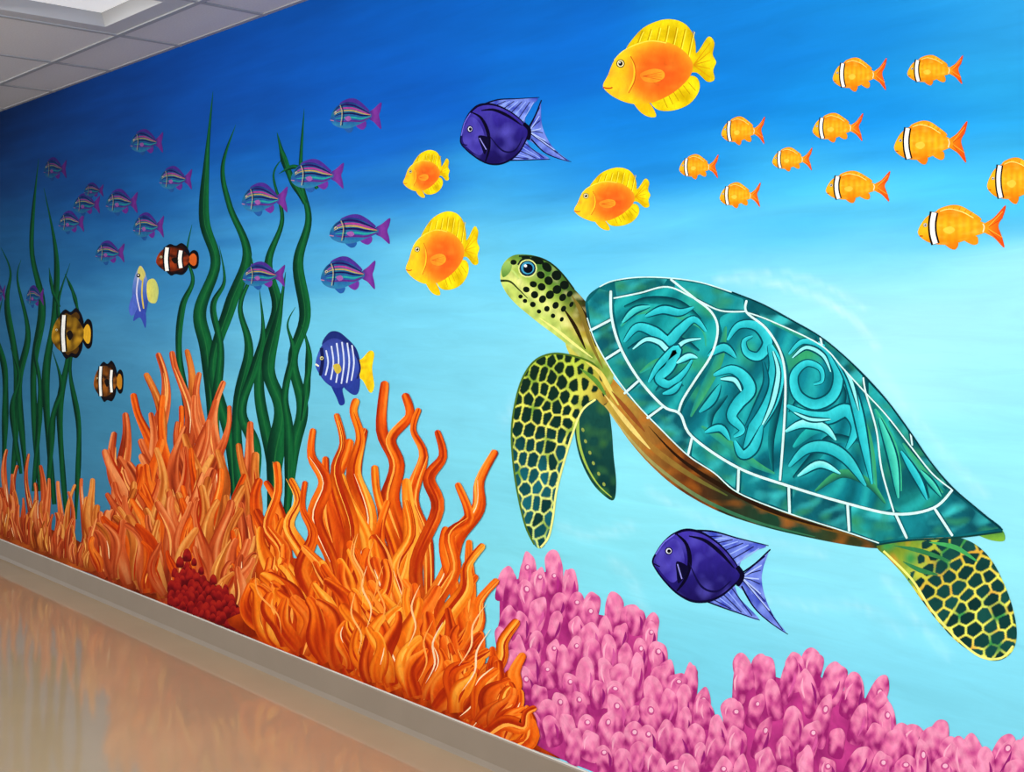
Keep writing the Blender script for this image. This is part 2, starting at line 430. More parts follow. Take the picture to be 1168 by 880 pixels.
def tang(Tr, s):
    A = Art('purple_tang_fish', .0006, T=Tr); A.k = s
    fin = lambda k: (lambda x, y: mix('#3444b8', '#8098ec', .45+1.1*nz(x, y, .14, k)))
    A.poly([(838,652),(850,653),(861,643),(870,634),(877,628),(871,646),(869,662),(874,684),(884,704),(897,722),(876,708),(858,690),(849,675),(838,664)], fin(1))
    A.poly([(784,605),(812,606),(842,614),(874,622),(858,629),(847,637),(841,647),(826,638),(805,618)], fin(2))
    A.poly([(805,684),(822,678),(836,666),(844,682),(866,706),(844,700),(824,692)], fin(3))
    for t in [(873,634),(868,650),(867,666),(873,686),(882,702),(893,718)]: A.ribbon([(844,658),((846+t[0])/2, (658+t[1])/2-1), t], 1.2, '#14114a', n=3, K=1)
    for t in [(869,644),(866,660),(868,677),(878,696)]: A.ribbon([(846,658), t], 1.4, '#a8bcf6', n=3, K=1)
    for k in range(8): A.ribbon([(798+k*6, 612+k*4.4), (824+k*6, 611+k*2.0)], 1.3, '#94acf2' if k % 2 else '#1a1658', n=3, K=1)
    for k in range(5): A.ribbon([(815+k*5, 684-k*3.4), (834+k*6, 694+k*2)], 1.3, '#8aa2ee' if k % 2 else '#1a1658', n=3, K=1)
    A.ribbon([(784,605),(812,605.5),(842,613.5),(877,622)], lambda u: 2.4*(1-.6*u), '#0a0728', n=5, K=1)
    A.ribbon([(846,668),(860,692),(878,709),(899,723)], lambda u: 2.2*(1-.6*u), '#0a0728', n=5, K=1)
    A.ribbon([(805,685),(826,693),(867,707)], lambda u: 1.8*(1-.5*u), '#0a0728', n=5, K=1)
    A.ribbon([(848,652),(862,642),(879,626)], 1.8, '#0a0728', n=3, K=1)
    body = [(745,640),(750,629),(758,618),(769,609),(784,604),(802,608),(820,620),(834,635),(843,649),(844,659),(837,667),(824,678),(808,685),(790,685),(774,677),(761,665),(750,651)]
    A.poly([((x-798)*1.025+798, (y-646)*1.04+646) for x, y in body], '#09062a')
    cb = Tr(797, 646)
    A.poly([((x-798)*.985+798, (y-646)*.965+646) for x, y in body],
        lambda x, y: mix(ramp(['#3c30a2', '#2b2084', '#1f176a', '#180f52'], (y-cb[1])/(75*s)+.5), '#524cb8', max(0, nz(x, y, .07, 4))*.9), grid=2)
    A.poly([(748.5,640),(752,631),(760,620),(769,614),(777,622),(781,640),(776,656),(767,664),(755,653)], lambda x, y: mix('#30248e', '#4c44b0', .5+nz(x, y, .1, 2)))
    A.ribbon([(771,608),(783,620),(787,640),(782,660),(772,674)], lambda u: 5*math.sin(.3+u*2.5), '#070420', n=6, K=1)
    A.ribbon([(786,611),(804,616),(822,630),(838,648)], lambda u: 4.4*math.sin(.3+u*2.6), '#080522', n=6, K=1)
    A.ribbon([(786,641),(800,668),(818,674),(834,662)], lambda u: 2.5*math.sin(.2+u*2.6), '#100b40', n=6, K=1)
    A.ribbon([(841,646),(847,656),(841,668)], 5.5, '#070420', n=4, K=1)
    A.poly([(772,640),(785,646),(782,656),(774,665),(772,654)], '#09062a'); A.ribbon([(773,643),(778,660)], 1.4, '#8a8ae0', n=2, K=1)
    A.ribbon([(745,642),(753,646)], 1.4, '#0e0a2c', n=2, K=1)
    A.ribbon([(748,632),(758,618),(770,609)], 1.4, '#6a66d8', n=4, K=1)
    A.dot(763, 628, 4.4, 4.4, '#0c0a24'); A.dot(763, 628, 3.2, 3.2, '#d8dcf0'); A.dot(763.4, 628.2, 2.2, 2.2, '#05050c')
    A.build()
tang(lambda x, y: (x, y), 1.0)
def Ttop(x, y, th=math.radians(-18), s=.77):
    x -= 798; y -= 645
    X = x if x < 40 else 40+(x-40)*.9
    Y = y if y < 30 else 30+(y-30)*.8
    return (566+s*(X*math.cos(th)-Y*math.sin(th)), 152+s*1.18*(X*math.sin(th)+Y*math.cos(th)))
tang(Ttop, .8)

def clown(name, b, body, edge, rot=0, bands=(.26, .58), tail=None):
    A = Art(name, .0006, T=box_T(*b, rot)); I = inv_box(*b, rot); A.k = b[2]-b[0]
    ar = (b[2]-b[0])/(b[3]-b[1])
    A.poly([(.74,.40),(.86,.22),(.97,.28),(1,.5),(.97,.74),(.86,.80),(.74,.62)], '#0c0c12')
    A.poly([(.77,.44),(.86,.32),(.93,.38),(.95,.5),(.93,.66),(.86,.7),(.77,.58)], tail or body)
    A.poly([(.18,.2),(.32,.03),(.46,.08),(.6,.0),(.74,.16),(.76,.4),(.4,.4)], '#0e0d14')
    A.poly([(.27,.2),(.35,.1),(.46,.14),(.6,.08),(.68,.2),(.5,.3)], edge)
    A.poly([(.22,.8),(.34,1),(.46,.96),(.62,.98),(.74,.8),(.72,.6),(.4,.7)], '#0e0d14')
    A.poly([(.34,.86),(.40,.93),(.48,.88),(.6,.9),(.66,.78),(.5,.74)], edge)
    A.poly([(0,.56),(.06,.34),(.2,.17),(.4,.13),(.6,.2),(.76,.40),(.78,.52),(.74,.64),(.58,.80),(.38,.87),(.18,.83),(.05,.7)],
           lambda x, y: mix(mix(body, edge, .5+nz(*I(x, y), 9, 2)), '#1a0c0a', max(0, abs(I(x, y)[1]-.5)*2.6-.35)), grid=max(1.2, (b[2]-b[0])/26))
    for u in bands:
        h = .36 if u < .5 else .27
        p = [(u, .5-h), (u-.025, .5), (u, .5+h)]
        A.ribbon(p, .16, '#0b0a10', n=5, K=1, cap1=False); A.ribbon(p, .085, '#f0f0ea', n=5, K=1, cap1=False)
    A.poly([(.36,.5),(.46,.44),(.52,.54),(.44,.64)], '#15100f')
    eye(A, .12, .43, .028, '#e8d8a0', ar)
    A.build()
clown('clownfish', (178,277,227,314), '#a03c18', '#24100e', tail='#c85a20')
clown('clownfish', (59,351,106,409), '#b88a20', '#4a300e', bands=(.30,), tail='#d8a428')
clown('clownfish', (107,411,141,458), '#a05c1c', '#20140e', bands=(.24, .60), tail='#b87a20')

# striped angelfish
b = (360,378,427,462); A = Art('striped_angelfish', .0006, T=box_T(*b)); I = inv_box(*b); A.k = 67
A.poly([(.70,.42),(.80,.36),(.92,.26),(1,.30),(.965,.5),(1,.74),(.93,.83),(.80,.66),(.70,.60)], lambda x, y: mix('#f8dc18', '#d8a814', .5+nz(x, y, .2, 1)))
A.poly([(.12,.20),(.22,.02),(.38,.0),(.55,.10),(.70,.24),(.74,.42),(.5,.3)], '#1c2a70')
A.poly([(.25,.66),(.36,.9),(.42,1.0),(.50,.96),(.46,.78),(.56,.72)], '#1f3088')
A.poly([(.46,.70),(.60,.84),(.72,.84),(.76,.66),(.7,.55)], '#263a90')
A.poly([(0,.44),(.05,.28),(.14,.16),(.30,.09),(.46,.13),(.62,.26),(.73,.42),(.74,.54),(.66,.66),(.50,.74),(.32,.76),(.16,.68),(.04,.54)], lambda x, y: ramp(['#283080', '#3c54ac', '#2c3c98', '#222a7a'], I(x, y)[1]), grid=1.6)
for k, u in enumerate([.18,.27,.36,.45,.54,.62]):
    h = .25*math.sin((u-.02)*3.6)+.03
    A.ribbon([(u,.42-h),(u+.035,.42),(u-.01,.43+h)], .026, '#c8d4ee', n=5, K=1)
A.ribbon([(.72,.36),(.76,.5),(.71,.64)], .03, '#1c2258', n=4, K=1)
A.ribbon([(0,.44),(.06,.47)], .03, '#e8e0c0', n=2, K=1)
A.ribbon([(.10,.22),(.12,.4),(.08,.6)], .06, '#141a4c', n=4, K=1)
A.poly([(.30,.46),(.40,.44),(.44,.53),(.36,.57)], '#c8b040')
eye(A, .105, .36, .03, '#f0e8a0', .8); A.build()

# slender fish swimming up
A = Art('yellow_tailed_damselfish', .0006)
A.poly([(160,303),(166,312),(170,330),(168,350),(163,365),(156,352),(151,336),(153,318)], lambda x, y: ramp(['#98a8c0', '#5878c0', '#3452a8', '#263c90'], (y-303)/60), grid=1.5)
A.poly([(168,322),(176,318),(181,330),(178,345),(169,342)], lambda x, y: mix('#d8d060', '#a8b870', (x-168)/14))
A.poly([(153,335),(147,350),(150,360),(157,352)], '#4a64c0')
A.poly([(157,352),(152,366),(160,362),(166,374),(166,356)], '#3548a8')
A.poly([(160,303),(157,312),(162,320),(166,312)], '#c8c068')
A.ribbon([(158,315),(156,335),(160,355)], 1.6, '#d0d0e8', n=4, K=1); A.ribbon([(163,318),(162,335),(164,352)], 1.6, '#d8c040', n=4, K=1)
A.dot(158, 314, 2.2, 2.4, '#0a0a18'); A.dot(157.8, 313.6, .8, .8, '#ffffff'); A.build()

# ------------------------------------------------------------------ sea turtle
T = Art('sea_turtle', .0006)
def worley(x, y, s, seed, sx=1.0, sy=1.0, ang=0.0):
    ca, sa = math.cos(ang), math.sin(ang)
    X = (x*ca+y*sa)/(s*sx); Y = (-x*sa+y*ca)/(s*sy)
    ix, iy = math.floor(X), math.floor(Y); best = []
    for i in range(ix-1, ix+2):
        for j in range(iy-1, iy+2):
            h = math.sin(i*127.1+j*311.7+seed*17.3)*43758.5453; h2 = math.sin(i*269.5+j*183.3+seed*9.1)*24634.6345
            a_ = i+.5+(h-math.floor(h)-.5)*.5+(0.4 if j % 2 else 0); b_ = j+.5+(h2-math.floor(h2)-.5)*.5
            best.append((math.hypot(X-a_, Y-b_), h-math.floor(h)))
    best.sort()
    return best[1][0]-best[0][0], best[0][1], best[0][0]

T.poly([(664,448),(657,468),(656,495),(662,523),(674,548),(687,563),(700,570),(703,550),(700,520),(698,492),(694,466),(684,448)],
       lambda x, y: mix(mix('#164c44', '#0a3030', (y-450)/120), '#2f6438', max(0, nz(x, y, .09, 1)*1.4)), grid=2.5)
T.ribbon([(659,470),(660,500),(668,528),(682,552),(698,567)], lambda u: 3*(1-u)+1, '#9ab84a', n=5, K=1)
for q in [(664,490),(667,503),(672,516),(676,528),(682,540),(688,552)]: T.dot(q[0]+1, q[1], 1.6, 2.4, '#8a9c48', -.4)
# plastron / belly
T.poly([(645,392),(662,398),(680,405),(700,432),(727,462),(752,488),(785,520),(815,540),(843,562),(900,586),(968,607),(1003,620),(1000,625),(960,620),(915,611),(870,600),(820,583),(775,558),(742,530),(716,500),(697,472),(680,452),(664,430)],
   lambda x, y: mix(ramp(['#c8c858', '#b8a040', '#9a6a2c', '#5a2e14', '#2c2818', '#1c3c2a', '#16402e', '#38381a', '#22301e'], (x-645)/360),
                    '#b8661c', max(0, nz(x, y*1.6, .045, 3)*1.2)), grid=3)
T.ribbon([(690,440),(712,472),(742,508),(785,540),(830,565)], lambda u: 6*math.sin(u*3)+.6, lambda u, v: mix('#c07a2c', '#4a5a2a', u), n=6, K=2)
T.ribbon([(684,452),(700,476),(722,504),(752,534),(800,568),(860,594),(930,612)], lambda u: 3.5*math.sin(u*3)+.5, lambda u, v: mix('#c8b060', '#2f6a4a', u*1.6), n=6, K=1)
T.ribbon([(860,578),(910,594),(965,608),(1000,618)], lambda u: 4*math.sin(u*3)+.4, '#6a4a1c', n=6, K=1)
T.ribbon([(740,486),(775,522),(820,552),(880,582),(950,604)], lambda u: 5*math.sin(u*3)+.4, '#241408', n=6, K=1)
# head and neck
head = [(571,319),(572,306),(577,297),(586,291),(598,290),(612,292),(627,299),(640,311),(652,326),(664,339),(674,352),(680,375),(690,400),(700,425),(694,440),(678,420),(660,405),(646,392),(632,381),(617,370),(602,358),(588,346),(577,333)]
def headc(x, y):
    t = (y-(294+(x-600)*.78))/46
    c = ramp(['#4a7a2c', '#7aa038', '#a8c250', '#d8e080', '#c0d468'], t)
    k = max(0, (x-632)/34)
    c = mix(c, ramp(['#2a1e0c', '#4a3412', '#8a6a20', '#b8a83c', '#86a03c'], t*.85), k)
    q = nz(x, y, .12, 9)
    return mix(c, '#e8e8a0' if q > 0 else '#3f6a30', abs(q)*.6)
T.poly(head, headc, grid=2)
for p in [[(650,332),(664,360),(674,390),(688,420)], [(642,350),(656,372),(668,398)], [(660,345),(672,368),(680,395)], [(655,340),(662,352),(670,372)]]:
    T.ribbon(p, lambda u: 4*math.sin(u*3)+.4, random.choice(['#241808', '#4a3c14', '#7a6a28']), n=5, K=1)
T.ribbon([(615,362),(635,376),(655,392),(676,408)], lambda u: 3*math.sin(u*3)+.4, '#e0e080', n=5, K=1)
T.ribbon([(571,320),(582,321),(592,330),(602,340)], lambda u: 2*(1-u)+.8, '#2a3a18', n=5, K=1)
T.ribbon([(574,310),(584,308),(592,318)], 2, '#b8d070', n=4, K=1)
T.poly([(572,306),(577,298),(584,300),(582,310),(574,316)], lambda x, y: mix('#9ac060', '#5a8a3a', (y-298)/16))
T.ribbon([(592,292),(612,293),(628,300),(642,313),(655,330)], 2, '#1c2c14', n=5, K=1)
for (x, y, rx, ry, a_) in [(613,297,8,3.8,.35),(600,293.6,5,2.2,0),(624,304.5,6.6,4.6,.8),(635,314,5.8,5.6,.8),(644,325,5.2,5.2,.7),(617,313.5,4.9,4.2,.5),(626,320,5.2,4.8,.9),(635.5,330,5,5.2,.8),(618,327,4.7,4.4,.4),(608.5,324,4.3,3.6,.3),(627.5,336,4.6,5.2,.6),(619,341,4,4.6,.6),(610,336,4.3,4.2,.4),(600.5,330,3.9,3.4,.3),(642,339,3.8,4.6,.6),(586,299,3.6,3,0),(650,335,3,4,.7),(634,348,3.6,4.2,.5),(608,347,3.4,3.2,.3),(594,338,2.6,2.4,0),(624,352,3.2,3.4,.4),(599,343,2.6,2.4,.2),(615,355,2.6,2.4,.3),(643,352,2.8,3.8,.5),(631,360,2.6,2.6,.4),(652,347,2.2,3.4,.5),(641,364,2.2,2.8,.5)]:
    T.dot(x, y, rx, ry, '#0b170e', a_)
T.dot(602, 306, 11, 10.5, '#d4e08c'); T.dot(602, 306, 9.5, 9, '#0e2438'); T.dot(602, 305.5, 7.6, 7.2, '#3c94bc'); T.dot(602.5, 306, 5.6, 5.4, '#060c18'); T.dot(599.6, 303, 1.8, 1.6, '#ffffff')
T.ribbon([(591,302),(596,295.8),(606,295),(613,301)], 2, '#0e1c18', n=4, K=1)

# rear flipper
rear = [(1000,622),(1025,616),(1060,612),(1090,612),(1112,620),(1130,637),(1144,662),(1155,692),(1160,722),(1155,742),(1142,752),(1126,752),(1108,743),(1088,728),(1068,706),(1050,682),(1032,657),(1014,637)]
def rearc(x, y):
    base = ramp(['#3c4e18', '#7e9c30', '#c4c440', '#d8cc48', '#e4e860'], ((x-1000)+(y-615))/190)
    base = mix(base, '#3a9048', max(0, nz(x, y, .05, 8)*1.8))
    base = mix(base, '#d88a30', max(0, nz(x, y, .06, 12)*1.4-.1))
    e, h, d = worley(x, y, 14.5, 4.0, 1.0, 1.15, .9)
    m = max(0, min(1, ((x-1042)+(y-640)*.35)/26))
    th = .11+.30*(1-m)
    if e > th and m > 0.05: 
        c = mix('#0a2a2a', '#144a44', h)
        return mix(base, c, min(1, (e-th)*14))
    return base
T.poly(rear, rearc, grid=1.2)
T.ribbon([(1008,628),(1040,660),(1062,694),(1090,726),(1118,748),(1142,750),(1156,736)], lambda u: 2.6, '#e6e67a', n=6, K=1)
for p in [[(1020,622),(1050,628),(1085,640)], [(1030,640),(1050,650),(1070,655)], [(1060,618),(1090,624),(1115,640)]]:
    T.ribbon(p, lambda u: 5*math.sin(u*3)+.5, random.choice(['#3fa058', '#6ab04a', '#2f7a48']), n=5, K=2)
T.poly([(1108,604),(1140,602),(1146,616),(1128,615)], lambda x, y: mix('#2f7a3a', '#7ab03a', (y-602)/14))

# carapace
shell = [(668,346),(672,336),(684,327),(700,320),(730,316),(765,317),(800,322),(835,333),(870,347),(905,366),(936,384),(962,405),(988,430),(1013,458),(1038,492),(1062,527),(1087,556),(1116,581),(1144,604),
  (1118,610),(1088,612),(1035,615),(1003,620),(968,607),(900,585),(843,562),(815,539),(785,519),(752,487),(727,461),(705,433),(690,409),(678,386),(670,362)]
T.poly(shell, lambda x, y: mix('#054450', '#0c6a72', .5+nz(x, y, .04, 3)), grid=4)
def scute(pts, c0, c1, k):
    ys = [p[1] for p in pts]; a0, a1 = min(ys), max(ys)
    def f(x, y):
        wx = x+34*nz(x, y, .014, k+1); wy = y+34*nz(x, y, .014, k+2)
        c = mix(c0, c1, (y-a0)/(a1-a0)*.8+.7*nz(x, y, .025, k))
        s_ = math.sin(wx*.12+wy*.08+k*1.3)
        c = mix(c, '#05404c', max(0, s_)**1.5*.55)
        c = mix(c, '#26b4b4', max(0, -s_-.25)*.75)
        c = mix(c, '#2f9a68', max(0, nz(x, y, .03, k+5)*1.7-.3))
        return c
    T.poly(pts, f, grid=2.2)
S1 = [(702,342),(730,336),(762,328),(790,340),(812,358),(818,376),(812,402),(795,430),(778,455),(772,470),(752,455),(732,434),(716,408),(706,380)]
S2 = [(822,362),(845,356),(866,366),(884,392),(894,420),(893,470),(888,548),(842,530),(800,503),(778,476),(790,448),(812,418),(824,385)]
S3 = [(862,362),(900,376),(936,394),(960,418),(984,446),(998,490),(1004,535),(1016,580),(968,572),(900,552),(893,540),(898,480),(900,425),(888,392)]
S4 = [(990,450),(1012,474),(1038,510),(1062,540),(1083,560),(1064,576),(1024,583),(1008,540),(1000,490)]
scute(S1, '#14969a', '#0c6c76', 1); scute(S2, '#128c98', '#0a6070', 2); scute(S3, '#108292', '#0c6e7a', 3); scute(S4, '#1e9c90', '#0e6068', 4)
DK, CY, LC, GR = '#043644', '#34c8d2', '#8cecec', '#349a68'
def sw(p, w, c, a_=None, out=None):
    c2 = a_ or c
    if out: T.ribbon(p, lambda u: (w+3.5)*math.sin(.25+u*2.7)+1, out, n=7, K=2, cap0=True)
    T.ribbon(p, lambda u: w*math.sin(.25+u*2.7)+.4, lambda u, v: mix(c, c2, (v+1)/2-.12), n=7, K=3, cap0=True)
for p, w, c, d in [
    ([(712,350),(740,342),(775,346),(800,364)],9,DK,'#128888'), ([(708,372),(726,356),(760,354),(800,372),(806,395)],9,'#1fa8a4',GR),
    ([(716,398),(740,388),(776,388),(798,400)],10,DK,'#137c88'), ([(730,425),(752,412),(782,412),(792,420)],8,GR,'#1a9898'), ([(748,446),(762,436),(780,440)],8,DK,'#1a9094'),
    ([(828,372),(820,410),(800,450),(788,475)],11,GR,'#0f7c80'), ([(884,400),(890,440),(880,500),(882,540)],9,DK,'#0f7f84'), ([(800,486),(830,505),(860,528),(884,540)],10,GR,'#1a8a88'),
    ([(830,450),(812,470),(810,490)],9,DK,'#1a9098'), ([(868,372),(886,400),(880,430)],7,DK,GR),
    ([(880,368),(920,386),(950,412),(975,450)],8,GR,'#138488'), ([(905,545),(930,520),(950,500),(985,505)],12,DK,'#148a90'), ([(905,510),(925,492),(950,488)],10,'#1fb0ac','#0f7882'),
    ([(975,455),(990,500),(1000,560)],9,GR,'#2ab09c'), ([(930,560),(960,540),(990,550),(1010,574)],10,GR,DK), ([(955,430),(962,450),(955,480)],8,DK,'#13929c'),
    ([(998,466),(1018,510),(1028,560)],11,'#34b488','#138488'), ([(1014,480),(1040,520),(1060,568)],10,DK,'#1f9c94'), ([(1030,505),(1055,540),(1076,562)],7,GR,'#2aa89c'),
    ([(900,470),(912,452),(908,430),(916,412)],7,DK,'#108490')]: sw(p, w, c, d)
TQ = '#17a0ae'; OL = '#064654'
for p, w, c, c2 in [
    ([(712,390),(727,373),(746,378),(762,389),(776,376),(792,364),(806,378)],11,CY,TQ), ([(722,398),(737,387),(752,390),(765,400),(782,389),(800,386)],5,LC,LC),
    ([(740,436),(752,416),(772,398),(764,418),(752,431),(764,438),(780,425),(790,410)],10,CY,TQ), ([(772,414),(786,406),(796,408)],6,LC,CY),
    ([(736,361),(756,353),(776,356),(792,350)],8,CY,TQ), ([(710,368),(724,354),(742,349)],6,'#4ad0d0','#1da6a8'), ([(756,449),(768,445),(778,435)],6,CY,TQ),
    ([(830,388),(843,371),(864,372),(876,390),(866,406),(852,402),(849,389),(859,383)],10,CY,TQ), ([(814,428),(834,421),(849,430),(855,445),(842,460),(835,475),(847,490),(837,498)],13,CY,TQ),
    ([(878,392),(886,420),(879,452),(864,482),(850,512)],21,CY,TQ), ([(871,412),(874,436),(864,462),(850,488)],5,'#0a6a7a','#0a6a7a'), ([(882,400),(888,425),(881,460),(868,488)],4.5,LC,LC), ([(838,502),(847,518),(860,510),(870,484)],10,CY,TQ),
    ([(822,432),(838,433),(846,446)],4.5,LC,LC), ([(808,406),(826,396),(840,408)],8,CY,TQ), ([(798,470),(812,456),(822,438)],8,'#2ab4b8',TQ), ([(804,493),(822,488),(833,502)],7,CY,TQ),
    ([(900,404),(917,389),(941,398),(956,424),(951,450),(930,461),(910,450),(906,428),(920,414),(936,420),(938,434),(928,438)],10.5,CY,TQ),
    ([(904,408),(920,396),(939,405),(948,424)],3.6,LC,LC), ([(898,462),(920,473),(944,476),(966,468),(977,487),(966,512)],14,CY,TQ), ([(896,492),(916,483),(940,487),(954,502)],9,LC,CY),
    ([(900,532),(920,512),(944,510),(967,524),(988,554)],12,'#34bec6',TQ), ([(946,398),(966,428),(978,466),(987,510),(995,552)],10,CY,TQ), ([(910,543),(935,529),(959,540)],7,LC,CY), ([(952,402),(970,432),(980,468)],3.4,LC,LC), ([(906,470),(925,478),(948,478)],3,LC,LC),
    ([(1003,476),(1018,520),(1025,568)],9,'#4ad2ba','#14948a'), ([(1028,514),(1048,547),(1058,570)],7,CY,TQ), ([(1050,536),(1064,552),(1074,566)],5,'#4ad2ba','#14948a')]: sw(p, w, c, c2, OL)
def marg(pts, k, c0='#1d8f92', c1='#0d5560'):
    xs = [p[0] for p in pts]; a0, a1 = min(xs), max(xs)
    T.poly(pts, lambda x, y: mix(mix(mix(c0, c1, (x-a0)/(a1-a0)+.6*nz(x, y, .06, k)), '#34b4b8', max(0, nz(x*.7+y*.5, y, .07, k+3)*1.8)), '#2f8a60', max(0, nz(x, y*1.5, .06, k+9)*1.1)), smooth=True, n=4, grid=2.5)
def rnd(q):
    cx_ = sum(p[0] for p in q)/len(q); cy_ = sum(p[1] for p in q)/len(q); out = []
    m = len(q)
    for i in range(m):
        a_ = np.array(q[i], float); b_ = np.array(q[(i+1) % m], float)
        for t in (.06, .5, .94):
            p = a_+(b_-a_)*t; out.append((cx_+(p[0]-cx_)*.95, cy_+(p[1]-cy_)*.95))
    return out
MQ = [[(670,344),(684,328),(697,332),(698,362),(674,376)], [(675,380),(698,366),(708,396),(689,408)], [(691,412),(710,400),(729,431),(712,446)], [(714,450),(731,436),(757,462),(738,474)], [(740,478),(757,464),(776,472),(789,497),(785,518),(752,488)],
      [(790,500),(842,532),(840,558),(815,538),(788,519)], [(846,535),(898,554),(900,583),(844,562)], [(903,556),(965,574),(968,605),(903,587)], [(970,576),(1020,586),(1033,613),(1003,618),(971,606)], [(1025,587),(1064,580),(1084,610),(1037,613)], [(1068,577),(1086,560),(1142,603),(1089,611)],
      [(700,321),(730,317),(763,318),(758,326),(730,333),(702,338)], [(768,318),(808,325),(850,341),(852,354),(820,352),(795,340),(768,328)], [(855,343),(900,364),(933,384),(936,392),(900,374),(868,362)], [(940,387),(964,407),(985,429),(985,444),(962,420),(940,396)],
      [(990,434),(1014,460),(1037,492),(1040,508),(1012,472),(990,448)], [(1041,498),(1062,528),(1084,556),(1080,560),(1060,538),(1042,512)]]
for i, q in enumerate(MQ):
    c0, c1 = [('#14808a','#0a5462'),('#0e6672','#0a4856'),('#1c9290','#0e6068')][i % 3]
    if i >= 11: c0, c1 = [('#20a0a2','#107880'),('#0a5860','#0a4c56'),('#0e7078','#085058')][i % 3]
    marg(rnd(q), i, c0, c1)
WH = '#c8ecea'
for p, w in [([(697,331),(698,362),(708,396),(729,432),(757,463),(776,472),(790,498),(842,533),(900,554),(967,574),(1022,586),(1065,579),(1087,558)],3.0),
             ([(700,340),(730,334),(762,327),(792,340),(822,354),(852,355)],1.8), ([(852,356),(880,366),(936,393),(962,420),(986,446),(1012,474),(1040,510),(1064,540),(1086,558)],1.6),
             ([(765,318),(790,338),(812,356),(819,376),(812,404),(794,432),(779,456),(774,471)],2.6), ([(852,342),(852,356),(874,374),(890,400),(896,430),(895,480),(890,548)],2.6), ([(985,430),(988,448),(1000,490),(1006,535),(1020,584)],2.0),
             ([(673,377),(698,364)],2.8), ([(690,410),(709,398)],2.8), ([(712,449),(730,433)],2.8), ([(738,477),(757,463)],2.8), ([(785,519),(790,498)],2.8), ([(842,561),(843,533)],3), ([(901,586),(900,554)],3), ([(969,606),(967,574)],3), ([(1035,614),(1022,586)],3), ([(1087,611),(1066,579)],3),
             ([(936,384),(938,394)],2.4), ([(1039,494),(1041,508)],2),
             ([(670,362),(678,386),(690,409),(705,433),(727,461),(752,487),(785,519),(815,539),(843,562),(900,585),(968,607),(1003,619)],1.4), ([(684,327),(700,320),(730,316),(765,317),(800,322),(835,333)],1.4)]:
    T.ribbon(p, w, WH, n=6, K=1, cap0=True)
T.ribbon([(835,333),(870,347),(905,366),(936,384),(962,405),(988,430),(1013,458),(1038,492),(1062,527),(1087,556),(1116,581),(1144,604)], 1.8, '#06323a', n=5, K=1)
T.ribbon([(1000,621),(1035,616),(1088,613),(1144,606)], 2, '#0c3c3a', n=4, K=1)
# near front flipper
fl = [(697,448),(690,430),(676,414),(655,406),(632,403),(612,410),(598,428),(589,455),(584,490),(586,530),(592,568),(600,600),(609,620),(617,625),(625,615),(630,594),(634,560),(643,525),(654,490),(664,466),(678,455),(690,462)]
def flc(x, y):
    base = ramp(['#b0c840', '#e0e060', '#e0e880', '#c8e080'], (y-403)/220)
    base = mix(base, '#6a9a30', max(0, nz(x, y, .06, 3)*1.4))
    k = max(0, (x-655)/40)
    if k > 0: base = mix(base, ramp(['#5a7a28', '#c09838', '#8a5a24'], (y-405)/60), k)
    e, h, d = worley(x, y, 13.2, 2.0, .9, 1.2, .25)
    th = .10+max(0, (x-640)/60)*.5
    if e > th:
        c = mix(mix('#10281a', '#0a302c', (y-420)/100), '#14606c', max(0, min(1, (y-490)/60))*h*1.1)
        return mix(base, c, min(1, (e-th)*14))
    return base
T.poly(fl, flc, grid=1.15)
T.ribbon([(690,430),(676,414),(655,406),(632,403),(612,410),(598,428),(589,455),(584,490),(586,530),(592,568),(600,600),(610,621)], 2.2, '#4a6a20', n=5, K=1)
T.ribbon([(617,624),(626,612),(631,590),(635,560),(644,525),(655,490),(665,467),(680,455)], 2.4, '#e4e88a', n=5, K=1)
for p, c in [([(668,412),(684,424),(696,444),(706,462)],'#d8c860'), ([(662,420),(680,434),(692,452)],'#5a8a34'), ([(690,450),(706,470),(724,492),(742,512)],'#e0c870'), ([(698,446),(716,468),(736,492)],'#8a4a20')]:
    T.ribbon(p, lambda u: 5*math.sin(u*3)+.5, c, n=5, K=2)
T.build()

# ------------------------------------------------------------------ orange corals
def strand(A, pts, w, pal, tipw=.5, licks=2, L=None):
    L = L or sum(math.hypot(pts[i+1][0]-pts[i][0], pts[i+1][1]-pts[i][1]) for i in range(len(pts)-1))
    ph = random.random()*6
    def wf(u): return w*(.8+.35*math.sin(min(1, u*1.15)*math.pi)-(.8-tipw)*u**2.2)*(1+.14*math.sin(ph+u*9))
    sd = random.random()*50; side = random.choice([-1, 1, 1]); h = random.uniform(-.16, .12)
    def cf(u, v):
        s_ = noise.noise(Vector((v*1.9+sd, u*L/60, sd)))
        c = ramp(pal, .44+h+s_*1.0+side*v*.22+.12*u)
        if abs(v) > .7: c = mix(c, '#9c2208', .6*(abs(v)-.7)/.3*(1.0 if v*side < 0 else .25))
        return mix(c, pal[0], .75*(1-u)**2.2)
    A.ribbon(pts, wf, cf, n=5, K=4)
    m = len(pts)-1
    d = (pts[-1][0]-pts[0][0], pts[-1][1]-pts[0][1]); n_ = math.hypot(*d) or 1
    for _ in range(licks):
        if random.random() < .35: continue
        a_ = random.randint(0, max(0, m-4)); e_ = min(m, a_+random.randint(2, 5)); q = pts[a_:e_+1]
        if len(q) < 3: continue
        of = random.uniform(-.34, .34)*w
        q = [(x-d[1]/n_*of, y+d[0]/n_*of) for x, y in q]
        r = random.random()
        col = mix(pal[-1], '#ffc860', .3) if r < .42 else ('#a8280a' if r < .88 else '#fbd8a8')
        A.ribbon(q, lambda u: w*(.15 if r < .88 else .08)*math.sin(.1+u*2.9)+.2, col, n=5, K=1)
